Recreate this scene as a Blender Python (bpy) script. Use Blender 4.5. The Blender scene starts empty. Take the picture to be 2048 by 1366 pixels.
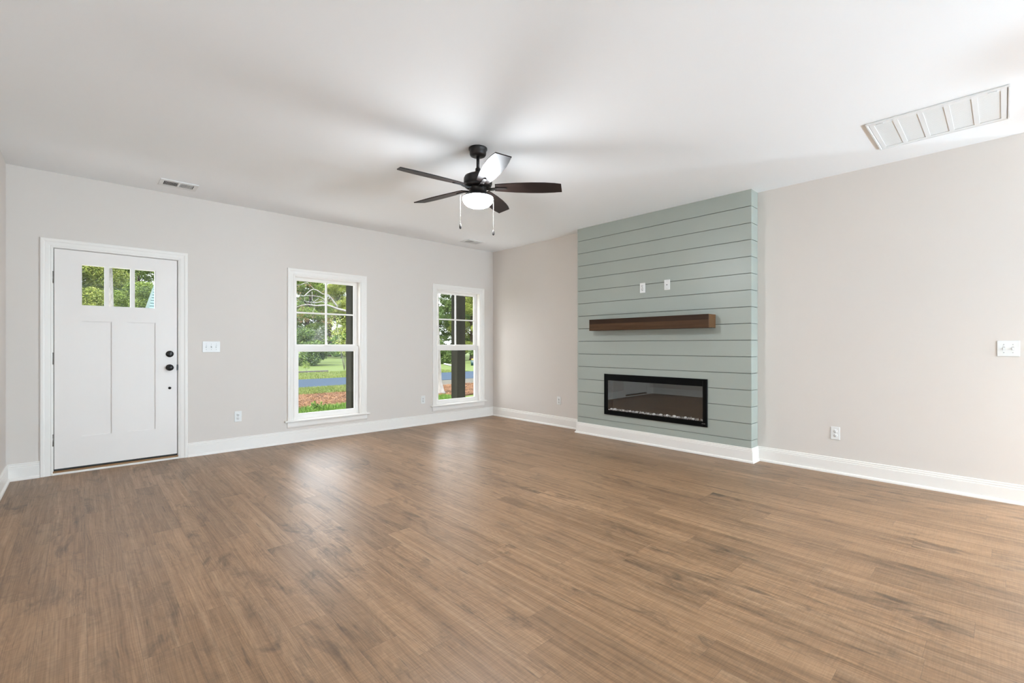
import bpy, bmesh, math, random
import numpy as np
from mathutils import Vector, Matrix, Quaternion
sc = bpy.context.scene
col = sc.collection
R = math.radians
PI = math.pi

# ------------------------------------------------------------------ camera
cam_d = bpy.data.cameras.new('camera')
cam_d.sensor_width = 36.0
cam_d.lens = 920.4 * 36.0 / 2048.0
cam_d.shift_y = 7.7 / 2048.0
cam_d.clip_start = 0.02
cam_d.clip_end = 400
cam = bpy.data.objects.new('camera', cam_d)
cam.location = (-5.067, -5.878, 1.177)
cam.rotation_euler = (R(90), 0, R(-43.13))
col.objects.link(cam)
sc.camera = cam

# ------------------------------------------------------------------ sky, sun, exposure
SKY = 6.5
world = bpy.data.worlds.new('sky')
sc.world = world
world.use_nodes = True
wn = world.node_tree
bg = wn.nodes['Background']
bg.inputs['Color'].default_value = (0.90, 0.955, 1.0, 1)
bg.inputs['Strength'].default_value = SKY
sun_d = bpy.data.lights.new('sun', 'SUN')
sun_d.energy = 7.0
sun_d.angle = R(3)
sun_d.color = (1.0, 0.95, 0.86)
sun = bpy.data.objects.new('sun', sun_d)
sun.rotation_euler = Vector((0.62, 0.10, -0.78)).to_track_quat('-Z', 'Y').to_euler()
sun.location = (20, -10, 30)
col.objects.link(sun)

FILL_LIGHTS = ((-2.3, -10.5, 'lit fill dome added on the floor behind the viewer, nearest the left wall'),
         (-0.6, -10.7, 'lit fill dome added on the floor behind the viewer, in front of the kitchen wall'),
         (2.6, -10.7, 'lit fill dome added on the floor in the right part of the kitchen'))
FILL_RADIANCE = 500.0       # radiance of the unseen domes added as room fill
FAN_LAMP = 240.0   # radiance of the fan's bowl

sc.view_settings.view_transform = 'Standard'
sc.view_settings.look = 'None'
sc.view_settings.gamma = 1.0
sc.view_settings.exposure = 0.0
sc.view_settings.use_curve_mapping = False
sc.cycles.use_denoising = True
sc.cycles.max_bounces = 10
sc.cycles.diffuse_bounces = 6
sc.cycles.glossy_bounces = 5
sc.cycles.transmission_bounces = 6
sc.cycles.transparent_max_bounces = 12
sc.cycles.sample_clamp_indirect = 8.0
sc.cycles.caustics_reflective = False
sc.cycles.caustics_refractive = False

# ------------------------------------------------------------------ materials
def new_mat(name):
    m = bpy.data.materials.new(name)
    m.use_nodes = True
    nt = m.node_tree
    return m, nt, nt.nodes['Principled BSDF']

def node(nt, kind, ins=None, **props):
    n = nt.nodes.new(kind)
    for k, v in props.items():
        setattr(n, k, v)
    for k, v in (ins or {}).items():
        s = n.inputs[k]
        if hasattr(v, 'bl_idname') and hasattr(v, 'node'):
            nt.links.new(v, s)
        elif isinstance(v, bpy.types.NodeSocket):
            nt.links.new(v, s)
        else:
            s.default_value = v
    return n

def mth(nt, op, a, b=None, c=None):
    n = nt.nodes.new('ShaderNodeMath')
    n.operation = op
    for i, v in enumerate((a, b, c)):
        if v is None:
            continue
        if isinstance(v, bpy.types.NodeSocket):
            nt.links.new(v, n.inputs[i])
        else:
            n.inputs[i].default_value = v
    return n.outputs[0]

def ramp(nt, fac, stops, interp='LINEAR'):
    n = nt.nodes.new('ShaderNodeValToRGB')
    n.color_ramp.interpolation = interp
    el = n.color_ramp.elements
    while len(el) < len(stops):
        el.new(0.5)
    for e, (p, c) in zip(el, stops):
        e.position = p
        e.color = (c[0], c[1], c[2], 1) if not isinstance(c, (int, float)) else (c, c, c, 1)
    nt.links.new(fac, n.inputs[0])
    return n.outputs[0]

def mixc(nt, fac, a, b, blend='MIX'):
    n = nt.nodes.new('ShaderNodeMix')
    n.data_type = 'RGBA'
    n.blend_type = blend
    for s, v in ((n.inputs[0], fac), (n.inputs[6], a), (n.inputs[7], b)):
        if isinstance(v, bpy.types.NodeSocket):
            nt.links.new(v, s)
        elif isinstance(v, (int, float)):
            s.default_value = v
        else:
            s.default_value = (v[0], v[1], v[2], 1)
    return n.outputs[2]

def plain(name, c, rough=0.5, metal=0.0, spec=0.5, var=0.0, vscale=6.0, bump=0.0, bscale=200.0):
    m, nt, b = new_mat(name)
    b.inputs['Base Color'].default_value = (*c, 1)
    b.inputs['Roughness'].default_value = rough
    b.inputs['Metallic'].default_value = metal
    b.inputs['Specular IOR Level'].default_value = spec
    tc = node(nt, 'ShaderNodeTexCoord')
    if var:
        nz = node(nt, 'ShaderNodeTexNoise', {'Vector': tc.outputs['Object'], 'Scale': vscale, 'Detail': 3.0})
        lo = tuple(x * (1 - var) for x in c)
        hi = tuple(min(1, x * (1 + var)) for x in c)
        nt.links.new(ramp(nt, nz.outputs[0], [(0.3, lo), (0.7, hi)]), b.inputs['Base Color'])
    if bump:
        nz = node(nt, 'ShaderNodeTexNoise', {'Vector': tc.outputs['Object'], 'Scale': bscale, 'Detail': 2.0})
        bp = node(nt, 'ShaderNodeBump', {'Height': nz.outputs[0], 'Strength': bump, 'Distance': 0.002})
        nt.links.new(bp.outputs[0], b.inputs['Normal'])
    return m

def emitter(name, c, s):
    m, nt, b = new_mat(name)
    b.inputs['Base Color'].default_value = (0.9, 0.9, 0.88, 1)
    b.inputs['Roughness'].default_value = 0.3
    b.inputs['Emission Color'].default_value = (*c, 1)
    b.inputs['Emission Strength'].default_value = s
    return m

def pane_mat(name, reflect, tint=(1, 1, 1)):
    m, nt, b = new_mat(name)
    nt.nodes.remove(b)
    out = nt.nodes['Material Output']
    t = node(nt, 'ShaderNodeBsdfTransparent', {'Color': (*tint, 1)})
    g = node(nt, 'ShaderNodeBsdfGlossy', {'Color': (0.95, 0.97, 0.96, 1), 'Roughness': 0.0})
    geo = node(nt, 'ShaderNodeNewGeometry')
    dt = node(nt, 'ShaderNodeVectorMath', {0: geo.outputs['Incoming'], 1: geo.outputs['Normal']}, operation='DOT_PRODUCT')
    cs = mth(nt, 'ABSOLUTE', dt.outputs['Value'])
    sch = mth(nt, 'POWER', mth(nt, 'SUBTRACT', 1.0, cs), 5.0)
    fac = mth(nt, 'ADD', mth(nt, 'MULTIPLY', sch, 1.0 - reflect), reflect)
    mx = node(nt, 'ShaderNodeMixShader', {0: fac, 1: t.outputs[0], 2: g.outputs[0]})
    nt.links.new(mx.outputs[0], out.inputs['Surface'])
    return m

def floor_mat():
    m, nt, b = new_mat('vinyl_planks')
    tc = node(nt, 'ShaderNodeTexCoord')
    sx = node(nt, 'ShaderNodeSeparateXYZ', {0: tc.outputs['Object']})
    x, y = sx.outputs[0], sx.outputs[1]
    W, L = 0.153, 1.22
    u = mth(nt, 'DIVIDE', x, W)
    row = mth(nt, 'FLOOR', u)
    fu = mth(nt, 'FRACT', u)
    rn = node(nt, 'ShaderNodeTexWhiteNoise', {'W': row}, noise_dimensions='1D')
    v = mth(nt, 'DIVIDE', mth(nt, 'ADD', y, mth(nt, 'MULTIPLY', rn.outputs[0], 7.3)), L)
    cl = mth(nt, 'FLOOR', v)
    fv = mth(nt, 'FRACT', v)
    idv = node(nt, 'ShaderNodeCombineXYZ', {0: row, 1: cl, 2: 0.0})
    idn = node(nt, 'ShaderNodeTexWhiteNoise', {'Vector': idv.outputs[0]}, noise_dimensions='3D')
    ids = node(nt, 'ShaderNodeSeparateColor', {0: idn.outputs['Color']})
    r1, r2, r3 = ids.outputs[0], ids.outputs[1], ids.outputs[2]
    off = mth(nt, 'MULTIPLY', r1, 53.0)
    # wandering of the grain
    wv = node(nt, 'ShaderNodeCombineXYZ', {0: mth(nt, 'MULTIPLY', x, 3.2), 1: mth(nt, 'MULTIPLY', y, 1.3), 2: off})
    wob = node(nt, 'ShaderNodeTexNoise', {'Vector': wv.outputs[0], 'Scale': 1.0, 'Detail': 2.0})
    xw = mth(nt, 'ADD', x, mth(nt, 'MULTIPLY', mth(nt, 'SUBTRACT', wob.outputs[0], 0.5), 0.035))
    # fine grain lines
    gv = node(nt, 'ShaderNodeCombineXYZ', {0: mth(nt, 'MULTIPLY', xw, 210.0), 1: mth(nt, 'MULTIPLY', y, 3.0), 2: off})
    grain = node(nt, 'ShaderNodeTexNoise', {'Vector': gv.outputs[0], 'Scale': 1.0, 'Detail': 5.0, 'Roughness': 0.65})
    # broad bands
    bv = node(nt, 'ShaderNodeCombineXYZ', {0: mth(nt, 'MULTIPLY', xw, 34.0), 1: mth(nt, 'MULTIPLY', y, 0.65), 2: mth(nt, 'ADD', off, 9.0)})
    band = node(nt, 'ShaderNodeTexNoise', {'Vector': bv.outputs[0], 'Scale': 1.0, 'Detail': 3.0, 'Roughness': 0.55})
    # saw marks across the plank
    sv = node(nt, 'ShaderNodeCombineXYZ', {0: mth(nt, 'MULTIPLY', x, 9.0), 1: mth(nt, 'MULTIPLY', y, 170.0), 2: off})
    saw = node(nt, 'ShaderNodeTexNoise', {'Vector': sv.outputs[0], 'Scale': 1.0, 'Detail': 2.0})
    # dark char streaks and knots
    kv = node(nt, 'ShaderNodeCombineXYZ', {0: mth(nt, 'MULTIPLY', x, 9.0), 1: mth(nt, 'MULTIPLY', y, 3.0), 2: mth(nt, 'ADD', off, 31.0)})
    knot = node(nt, 'ShaderNodeTexNoise', {'Vector': kv.outputs[0], 'Scale': 1.0, 'Detail': 7.0, 'Roughness': 0.68, 'Distortion': 0.7})
    kn = ramp(nt, knot.outputs[0], [(0.50, 0.0), (0.58, 0.40), (0.68, 1.0)])
    zv = node(nt, 'ShaderNodeCombineXYZ', {0: mth(nt, 'MULTIPLY', xw, 60.0), 1: mth(nt, 'MULTIPLY', y, 2.6), 2: mth(nt, 'ADD', off, 71.0)})
    crack = node(nt, 'ShaderNodeTexNoise', {'Vector': zv.outputs[0], 'Scale': 1.0, 'Detail': 4.0, 'Roughness': 0.6})
    ck = ramp(nt, crack.outputs[0], [(0.64, 0.0), (0.72, 1.0)])
    # growth rings: contour lines of a slow field
    cv = node(nt, 'ShaderNodeCombineXYZ', {0: mth(nt, 'MULTIPLY', x, 7.0), 1: mth(nt, 'MULTIPLY', y, 1.1), 2: mth(nt, 'ADD', off, 113.0)})
    cfield = node(nt, 'ShaderNodeTexNoise', {'Vector': cv.outputs[0], 'Scale': 1.0, 'Detail': 2.0, 'Roughness': 0.4})
    rings = mth(nt, 'SINE', mth(nt, 'MULTIPLY', cfield.outputs[0], 150.0))
    rg = mth(nt, 'ADD', 1.0, mth(nt, 'MULTIPLY', rings, 0.055))
    base = ramp(nt, band.outputs[0], [(0.25, (0.200, 0.113, 0.059)), (0.45, (0.277, 0.161, 0.087)),
                                      (0.60, (0.315, 0.189, 0.106)), (0.80, (0.380, 0.243, 0.143))])
    tone = ramp(nt, r2, [(0.0, 0.84), (1.0, 1.10)])
    c = mixc(nt, 1.0, base, tone, 'MULTIPLY')
    c = mixc(nt, 1.0, c, ramp(nt, grain.outputs[0], [(0.30, 0.73), (0.62, 1.11)]), 'MULTIPLY')
    c = mixc(nt, 1.0, c, ramp(nt, saw.outputs[0], [(0.33, 0.91), (0.66, 1.06)]), 'MULTIPLY')
    cr_ = node(nt, 'ShaderNodeCombineXYZ', {0: rg, 1: rg, 2: rg})
    c = mixc(nt, 1.0, c, cr_.outputs[0], 'MULTIPLY')
    c = mixc(nt, mth(nt, 'MULTIPLY', kn, mth(nt, 'ADD', 0.16, mth(nt, 'MULTIPLY', r3, 0.66))), c, (0.055, 0.036, 0.023))
    c = mixc(nt, mth(nt, 'MULTIPLY', ck, 0.55), c, (0.050, 0.033, 0.022))
    # seams
    e1 = mth(nt, 'LESS_THAN', mth(nt, 'MINIMUM', fu, mth(nt, 'SUBTRACT', 1.0, fu)), 0.0055)
    e2 = mth(nt, 'LESS_THAN', mth(nt, 'MINIMUM', fv, mth(nt, 'SUBTRACT', 1.0, fv)), 0.0009)
    seam = mth(nt, 'MAXIMUM', e1, e2)
    c = mixc(nt, mth(nt, 'MULTIPLY', seam, 0.40), c, (0.10, 0.07, 0.05))
    nt.links.new(c, b.inputs['Base Color'])
    nt.links.new(ramp(nt, grain.outputs[0], [(0.2, 0.44), (0.8, 0.34)]), b.inputs['Roughness'])
    b.inputs['Specular IOR Level'].default_value = 0.33
    hgt = mth(nt, 'SUBTRACT', mth(nt, 'ADD', mth(nt, 'MULTIPLY', grain.outputs[0], 0.6), mth(nt, 'MULTIPLY', saw.outputs[0], 0.25)), seam)
    bp = node(nt, 'ShaderNodeBump', {'Height': hgt, 'Strength': 0.22, 'Distance': 0.0012})
    nt.links.new(bp.outputs[0], b.inputs['Normal'])
    return m

def wood_mat(name, dark, light, axis=1, rough=0.42, sc_=1.0, spec=0.5, bump=0.12):
    m, nt, b = new_mat(name)
    tc = node(nt, 'ShaderNodeTexCoord')
    s = [38.0 * sc_, 38.0 * sc_, 38.0 * sc_]
    s[axis] = 1.6 * sc_
    mp = node(nt, 'ShaderNodeMapping', {'Vector': tc.outputs['Object'], 'Scale': s})
    nz = node(nt, 'ShaderNodeTexNoise', {'Vector': mp.outputs[0], 'Scale': 1.0, 'Detail': 5.0, 'Roughness': 0.6, 'Distortion': 0.4})
    nt.links.new(ramp(nt, nz.outputs[0], [(0.30, dark), (0.70, light)]), b.inputs['Base Color'])
    b.inputs['Roughness'].default_value = rough
    b.inputs['Specular IOR Level'].default_value = spec
    bp = node(nt, 'ShaderNodeBump', {'Height': nz.outputs[0], 'Strength': bump, 'Distance': 0.002})
    nt.links.new(bp.outputs[0], b.inputs['Normal'])
    return m

def end_grain():
    m, nt, b = new_mat('mantel_end_grain')
    tc = node(nt, 'ShaderNodeTexCoord')
    mp = node(nt, 'ShaderNodeMapping', {'Vector': tc.outputs['Object'], 'Location': (0.02, 0, 0.02), 'Scale': (1, 0.1, 1)})
    wv = node(nt, 'ShaderNodeTexWave', {'Vector': mp.outputs[0], 'Scale': 22.0, 'Distortion': 5.0, 'Detail': 3.0, 'Detail Scale': 1.5}, wave_type='RINGS', rings_direction='Y')
    nt.links.new(ramp(nt, wv.outputs[0], [(0.1, (0.075, 0.031, 0.010)), (0.9, (0.150, 0.066, 0.020))]), b.inputs['Base Color'])
    b.inputs['Roughness'].default_value = 0.45
    return m

def leaf_mat(name, cols, scale=0.9):
    m, nt, b = new_mat(name)
    tc = node(nt, 'ShaderNodeTexCoord')
    a = node(nt, 'ShaderNodeTexNoise', {'Vector': tc.outputs['Object'], 'Scale': scale, 'Detail': 3.0, 'Roughness': 0.6})
    geo = node(nt, 'ShaderNodeNewGeometry')
    fac = mth(nt, 'ADD', mth(nt, 'MULTIPLY', a.outputs[0], 0.55), mth(nt, 'MULTIPLY', geo.outputs['Random Per Island'], 0.45))
    n = len(cols)
    nt.links.new(ramp(nt, fac, [(0.25 + 0.5 * i / (n - 1), c) for i, c in enumerate(cols)]), b.inputs['Base Color'])
    b.inputs['Roughness'].default_value = 0.6
    b.inputs['Specular IOR Level'].default_value = 0.2
    return m

def ground_mat(name, cols, scale, detail=6.0, stretch=(1, 1, 1), bump=0.5):
    m, nt, b = new_mat(name)
    tc = node(nt, 'ShaderNodeTexCoord')
    mp = node(nt, 'ShaderNodeMapping', {'Vector': tc.outputs['Object'], 'Scale': stretch})
    a = node(nt, 'ShaderNodeTexNoise', {'Vector': mp.outputs[0], 'Scale': scale, 'Detail': detail, 'Roughness': 0.75})
    n = len(cols)
    nt.links.new(ramp(nt, a.outputs[0], [(0.30 + 0.40 * i / (n - 1), c) for i, c in enumerate(cols)]), b.inputs['Base Color'])
    b.inputs['Roughness'].default_value = 0.9
    b.inputs['Specular IOR Level'].default_value = 0.1
    return m

M = {}
M['wall'] = plain('greige_wall_paint', (0.690, 0.635, 0.585), 0.62, spec=0.3, bump=0.05, bscale=260)
M['ceiling'] = plain('white_ceiling_paint', (0.915, 0.92, 0.925), 0.8, spec=0.2, bump=0.05, bscale=200)
M['trim'] = plain('white_trim_paint', (0.845, 0.810, 0.765), 0.34, spec=0.45)
M['door'] = plain('white_door_paint', (0.835, 0.788, 0.748), 0.38, spec=0.45, bump=0.03, bscale=120)
M['sash'] = plain('white_vinyl_sash', (0.83, 0.795, 0.755), 0.36)
M['sage'] = plain('sage_green_paint', (0.360, 0.388, 0.345), 0.36, spec=0.5, var=0.03, vscale=1.5, bump=0.06, bscale=90)
M['groove'] = plain('groove_shadow_backing', (0.12, 0.13, 0.115), 0.8)
M['floor'] = floor_mat()
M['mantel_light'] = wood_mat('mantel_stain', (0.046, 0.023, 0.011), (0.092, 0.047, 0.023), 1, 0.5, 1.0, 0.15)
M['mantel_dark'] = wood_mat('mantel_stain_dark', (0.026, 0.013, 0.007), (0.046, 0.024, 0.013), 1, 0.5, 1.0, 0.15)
M['mantel_end'] = end_grain()
M['black'] = plain('satin_black_metal', (0.004, 0.004, 0.004), 0.3, spec=0.08)
M['black_matte'] = plain('matte_black_steel', (0.010, 0.010, 0.010), 0.8, spec=0.1)
M['hardware'] = plain('oil_black_hardware', (0.010, 0.009, 0.009), 0.3, 0.4)
M['nickel'] = plain('satin_nickel', (0.34, 0.33, 0.31), 0.4, 1.0)
M['bronze'] = plain('dark_bronze', (0.020, 0.0165, 0.0155), 0.4, 0.3, spec=0.3, var=0.1, vscale=20)
M['blade'] = wood_mat('espresso_blade', (0.010, 0.006, 0.005), (0.019, 0.011, 0.009), 0, 0.42, 0.5, 0.15)
M['chain'] = plain('pale_bead_chain', (0.40, 0.36, 0.31), 0.45, 0.3)
M['plate'] = plain('white_cover_plate', (0.79, 0.785, 0.765), 0.35)
M['slot'] = plain('dark_slot', (0.03, 0.03, 0.03), 0.6)
M['screw'] = plain('plate_screw', (0.45, 0.45, 0.44), 0.4, 0.5)
M['vent'] = plain('white_enamel_vent', (0.80, 0.80, 0.79), 0.42)
M['duct'] = plain('dark_duct', (0.05, 0.05, 0.05), 0.8)
M['mesh_panel'] = plain('grey_filter_panel', (0.80, 0.80, 0.79), 0.6)
M['sill_wood'] = wood_mat('threshold_oak', (0.16, 0.08, 0.03), (0.28, 0.15, 0.06), 0)
M['weatherstrip'] = plain('black_weatherstrip', (0.02, 0.02, 0.018), 0.7)
M['pane'] = pane_mat('window_pane', 0.012)
M['fire_pane'] = pane_mat('fireplace_pane', 0.085, (0.97, 0.97, 0.97))
M['stone_white'] = plain('white_glass_stone', (0.95, 0.95, 0.94), 0.15, var=0.08, vscale=40)
M['crystal'] = plain('grey_crystal', (0.85, 0.86, 0.88), 0.08, spec=0.9, var=0.35, vscale=60)
M['fan_glass'] = emitter('lit_frosted_bowl', (0.89, 0.945, 1.0), FAN_LAMP)
M['fill_glass'] = emitter('fill_dome_glow', (0.665, 0.885, 1.08), FILL_RADIANCE)  # cool glow of the added fill domes
M['fill_pendant_glass'] = emitter('fill_pendant_glow', (0.96, 0.88, 0.76), 400.0)  # warm glow of the added, unseen pendants
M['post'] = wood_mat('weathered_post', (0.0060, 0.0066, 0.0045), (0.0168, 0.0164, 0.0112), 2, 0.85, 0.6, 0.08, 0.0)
M['porch'] = plain('porch_concrete', (0.80, 0.79, 0.77), 0.8, var=0.05)
M['porch_white'] = plain('porch_ceiling_paint', (0.70, 0.70, 0.68), 0.6)
M['siding'] = plain('brick_exterior', (0.35, 0.33, 0.30), 0.8)
M['grass'] = ground_mat('lawn_grass', [(0.0427, 0.0654, 0.0134), (0.0654, 0.0903, 0.0240), (0.0926, 0.1091, 0.0368)], 2.5, stretch=(1, 2.2, 1))
M['grass_near'] = ground_mat('leaf_strewn_grass', [(0.0357, 0.0335, 0.0125), (0.0605, 0.0868, 0.0162), (0.0890, 0.1136, 0.0249)], 6.0, stretch=(1, 1.6, 1))
M['straw'] = ground_mat('pine_straw', [(0.0192, 0.0104, 0.0051), (0.0737, 0.0368, 0.0166), (0.1219, 0.0686, 0.0333)], 14.0, 8.0, (1, 2.5, 1))
M['needle'] = leaf_mat('pine_needles', [(0.0400, 0.0165, 0.0060), (0.1397, 0.0596, 0.0208), (0.2197, 0.1142, 0.0467)], 2.0)
M['blade_grass'] = leaf_mat('grass_blades', [(0.0641, 0.1002, 0.0160), (0.0994, 0.1335, 0.0294), (0.1523, 0.1602, 0.0468)], 1.5)
M['dead_leaf'] = leaf_mat('dead_leaves', [(0.0071, 0.0053, 0.0036), (0.0223, 0.0125, 0.0071), (0.0490, 0.0249, 0.0125)], 3.0)
M['asphalt'] = plain('asphalt_sky_tint', (0.0076, 0.0214, 0.0418), 0.85, spec=0.15, var=0.10, vscale=3)  # blue of the reflected sky put into the base colour
M['gravel'] = ground_mat('pale_sandy_shoulder', [(0.0267, 0.0245, 0.0156), (0.0579, 0.0534, 0.0423), (0.0890, 0.0846, 0.0757)], 5.0)
M['bark'] = ground_mat('brown_bark', [(0.0133, 0.0089, 0.0058), (0.0378, 0.0267, 0.0178), (0.0668, 0.0490, 0.0356)], 5.0, stretch=(2, 2, 0.5))
M['bark_pale'] = ground_mat('pale_smooth_bark', [(0.1136, 0.1002, 0.0868), (0.2003, 0.1869, 0.1735), (0.2670, 0.2536, 0.2403)], 6.0, stretch=(2, 2, 0.6))
M['leaf_a'] = leaf_mat('leaves_mid_green', [(0.0440, 0.0686, 0.0158), (0.1256, 0.1849, 0.0317), (0.2386, 0.3065, 0.0635)])
M['leaf_b'] = leaf_mat('leaves_dark_green', [(0.0202, 0.0378, 0.0133), (0.0618, 0.1040, 0.0237), (0.1461, 0.1986, 0.0568)])
M['leaf_c'] = leaf_mat('leaves_yellow_green', [(0.0740, 0.0979, 0.0178), (0.1798, 0.2225, 0.0401), (0.3172, 0.3293, 0.0890)])
M['leaf_d'] = leaf_mat('leaves_turning', [(0.0267, 0.0445, 0.0089), (0.0757, 0.0890, 0.0223), (0.1469, 0.0934, 0.0356), (0.1602, 0.0757, 0.0267)], 3.0)
M['leaf_e'] = leaf_mat('leaves_bright_green', [(0.0301, 0.0695, 0.0080), (0.0721, 0.1442, 0.0160), (0.1202, 0.2029, 0.0320)], 4.0)
M['leaf_f'] = leaf_mat('leaves_silver_green', [(0.0401, 0.0552, 0.0312), (0.0890, 0.1068, 0.0668), (0.1691, 0.1736, 0.1424)])
M['teal_roof'] = plain('teal_metal_roof', (0.0900, 0.1450, 0.1450), 0.5)
M['teal_siding'] = plain('pale_teal_siding', (0.0500, 0.0850, 0.0880), 0.6)
M['white_stone'] = plain('white_edging_stone', (0.2448, 0.2448, 0.2359), 0.7, var=0.1)
M['dark_edging'] = plain('dark_plastic_edging', (0.0445, 0.0334, 0.0378), 0.7)
M['bin'] = plain('dark_teal_plastic', (0.0089, 0.0356, 0.0378), 0.5)
M['yellow'] = plain('yellow_plastic', (0.2670, 0.1869, 0.0133), 0.5)

# ------------------------------------------------------------------ mesh helpers
class MB:
    def __init__(self):
        self.bm = bmesh.new()
        self.mats = []

    def _mi(self, m):
        if m is None:
            return 0
        if m not in self.mats:
            self.mats.append(m)
        return self.mats.index(m)

    def faces(self, verts, faces, mat=None, smooth=False):
        mi = self._mi(mat)
        vs = [self.bm.verts.new(v) for v in verts]
        for f in faces:
            try:
                fc = self.bm.faces.new([vs[i] for i in f])
                fc.material_index = mi
                fc.smooth = smooth
            except ValueError:
                pass
        return vs

    def box(self, x0, x1, y0, y1, z0, z1, mat=None, bev=0.0, seg=1):
        if x0 > x1: x0, x1 = x1, x0
        if y0 > y1: y0, y1 = y1, y0
        if z0 > z1: z0, z1 = z1, z0
        v = [(x0, y0, z0), (x1, y0, z0), (x1, y1, z0), (x0, y1, z0), (x0, y0, z1), (x1, y0, z1), (x1, y1, z1), (x0, y1, z1)]
        vs = self.faces(v, [(0, 3, 2, 1), (4, 5, 6, 7), (0, 1, 5, 4), (1, 2, 6, 5), (2, 3, 7, 6), (3, 0, 4, 7)], mat)
        if bev:
            es = {e for q in vs for e in q.link_edges}
            bmesh.ops.bevel(self.bm, geom=list(es), offset=bev, segments=seg, affect='EDGES', profile=0.5, material=-1)
        return self

    def frame_xz(self, x0, x1, y0, y1, z0, z1, w, h=None, mat=None, sides='LRTB'):
        """rectangular frame in the x-z plane; no two members share a face"""
        h = w if h is None else h
        if 'L' in sides: self.box(x0, x0 + w, y0, y1, z0, z1, mat)
        if 'R' in sides: self.box(x1 - w, x1, y0, y1, z0, z1, mat)
        if 'T' in sides: self.box(x0 + w, x1 - w, y0, y1, z1 - h, z1, mat)
        if 'B' in sides: self.box(x0 + w, x1 - w, y0, y1, z0, z0 + h, mat)
        return self

    def lathe(self, prof, seg=32, mat=None, c=(0, 0, 0), axis='Z', smooth=True):
        """prof: (radius, height) pairs"""
        def P(r, h, a):
            p = (r * math.cos(a), r * math.sin(a), h)
            if axis == 'Y': p = (p[0], p[2], p[1])
            if axis == 'X': p = (p[2], p[0], p[1])
            return (p[0] + c[0], p[1] + c[1], p[2] + c[2])
        v, f = [], []
        for r, h in prof:
            for i in range(seg):
                v.append(P(max(r, 1e-5), h, 2 * PI * i / seg))
        for k in range(len(prof) - 1):
            for i in range(seg):
                j = (i + 1) % seg
                f.append((k * seg + i, k * seg + j, (k + 1) * seg + j, (k + 1) * seg + i))
        f.append(tuple(range(seg - 1, -1, -1)))
        n = (len(prof) - 1) * seg
        f.append(tuple(range(n, n + seg)))
        self.faces(v, f, mat, smooth)
        return self

    def tube(self, pts, rad, seg=8, mat=None, smooth=True):
        pts = [Vector(p) for p in pts]
        if not isinstance(rad, (list, tuple)):
            rad = [rad] * len(pts)
        v, f = [], []
        up = Vector((0.13, 0.21, 0.97))
        for i, p in enumerate(pts):
            d = (pts[min(i + 1, len(pts) - 1)] - pts[max(i - 1, 0)]).normalized()
            a = d.cross(up)
            if a.length < 1e-3: a = d.cross(Vector((1, 0, 0)))
            a.normalize()
            b = d.cross(a)
            for k in range(seg):
                t = 2 * PI * k / seg
                v.append(p + (a * math.cos(t) + b * math.sin(t)) * rad[i])
        for i in range(len(pts) - 1):
            for k in range(seg):
                j = (k + 1) % seg
                f.append((i * seg + k, i * seg + j, (i + 1) * seg + j, (i + 1) * seg + k))
        f.append(tuple(range(seg - 1, -1, -1)))
        n = (len(pts) - 1) * seg
        f.append(tuple(range(n, n + seg)))
        self.faces(v, f, mat, smooth)
        return self

    def sweep(self, path, prof, mat=None, caps=True):
        """open 2-D path on the floor, profile (t, z) with t measured to the RIGHT of travel, mitred corners"""
        n = len(path)
        P = [Vector((p[0], p[1], 0)) for p in path]
        offs = []
        for i in range(n):
            ns = []
            if i > 0:
                d = (P[i] - P[i - 1]).normalized(); ns.append(Vector((d.y, -d.x, 0)))
            if i < n - 1:
                d = (P[i + 1] - P[i]).normalized(); ns.append(Vector((d.y, -d.x, 0)))
            if len(ns) == 2:
                s = ns[0] + ns[1]
                offs.append(s * (2.0 / s.length_squared))
            else:
                offs.append(ns[0])
        k = len(prof)
        v, f = [], []
        for i in range(n):
            for t, z in prof:
                q = P[i] + offs[i] * t
                v.append((q.x, q.y, z))
        for i in range(n - 1):
            for j in range(k - 1):
                f.append((i * k + j, (i + 1) * k + j, (i + 1) * k + j + 1, i * k + j + 1))
        if caps:
            f.append(tuple(range(k)))
            f.append(tuple(range((n - 1) * k + k - 1, (n - 1) * k - 1, -1)))
        self.faces(v, f, mat)
        return self

    def casing(self, x0, x1, zb, zt, prof, mat=None, y=0.0):
        """three-sided mitred casing round an opening in the front wall; prof (u outward, t towards the room)"""
        k = len(prof)
        v, f = [], []
        for i in range(4):
            for u, t in prof:
                px = (x0 - u) if i < 2 else (x1 + u)
                pz = zb if i in (0, 3) else zt + u
                v.append((px, y - t, pz))
        for i in range(3):
            for j in range(k - 1):
                f.append((i * k + j, i * k + j + 1, (i + 1) * k + j + 1, (i + 1) * k + j))
        f.append(tuple(range(k)))
        f.append(tuple(range(4 * k - 1, 3 * k - 1, -1)))
        self.faces(v, f, mat)
        return self

    def build(self, name, mat=None, parent=None, loc=None, fix=True):
        if fix:
            bmesh.ops.recalc_face_normals(self.bm, faces=self.bm.faces[:])
        me = bpy.data.meshes.new(name)
        self.bm.to_mesh(me)
        self.bm.free()
        ms = self.mats if self.mats else [mat]
        for m in ms:
            me.materials.append(m)
        o = bpy.data.objects.new(name, me)
        col.objects.link(o)
        if parent is not None: o.parent = parent
        if loc is not None: o.location = loc
        return o

def tag(o, label, cat=None, group=None, kind=None):
    o['label'] = label
    if cat: o['category'] = cat
    if group: o['group'] = group
    if kind: o['kind'] = kind
    return o

def thing(name, label, cat, loc=(0, 0, 0), rotz=0.0, group=None, kind=None):
    o = bpy.data.objects.new(name, None)
    o.empty_display_size = 0.1
    col.objects.link(o)
    o.location = loc
    o.rotation_euler = (0, 0, rotz)
    return tag(o, label, cat, group, kind)

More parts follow.
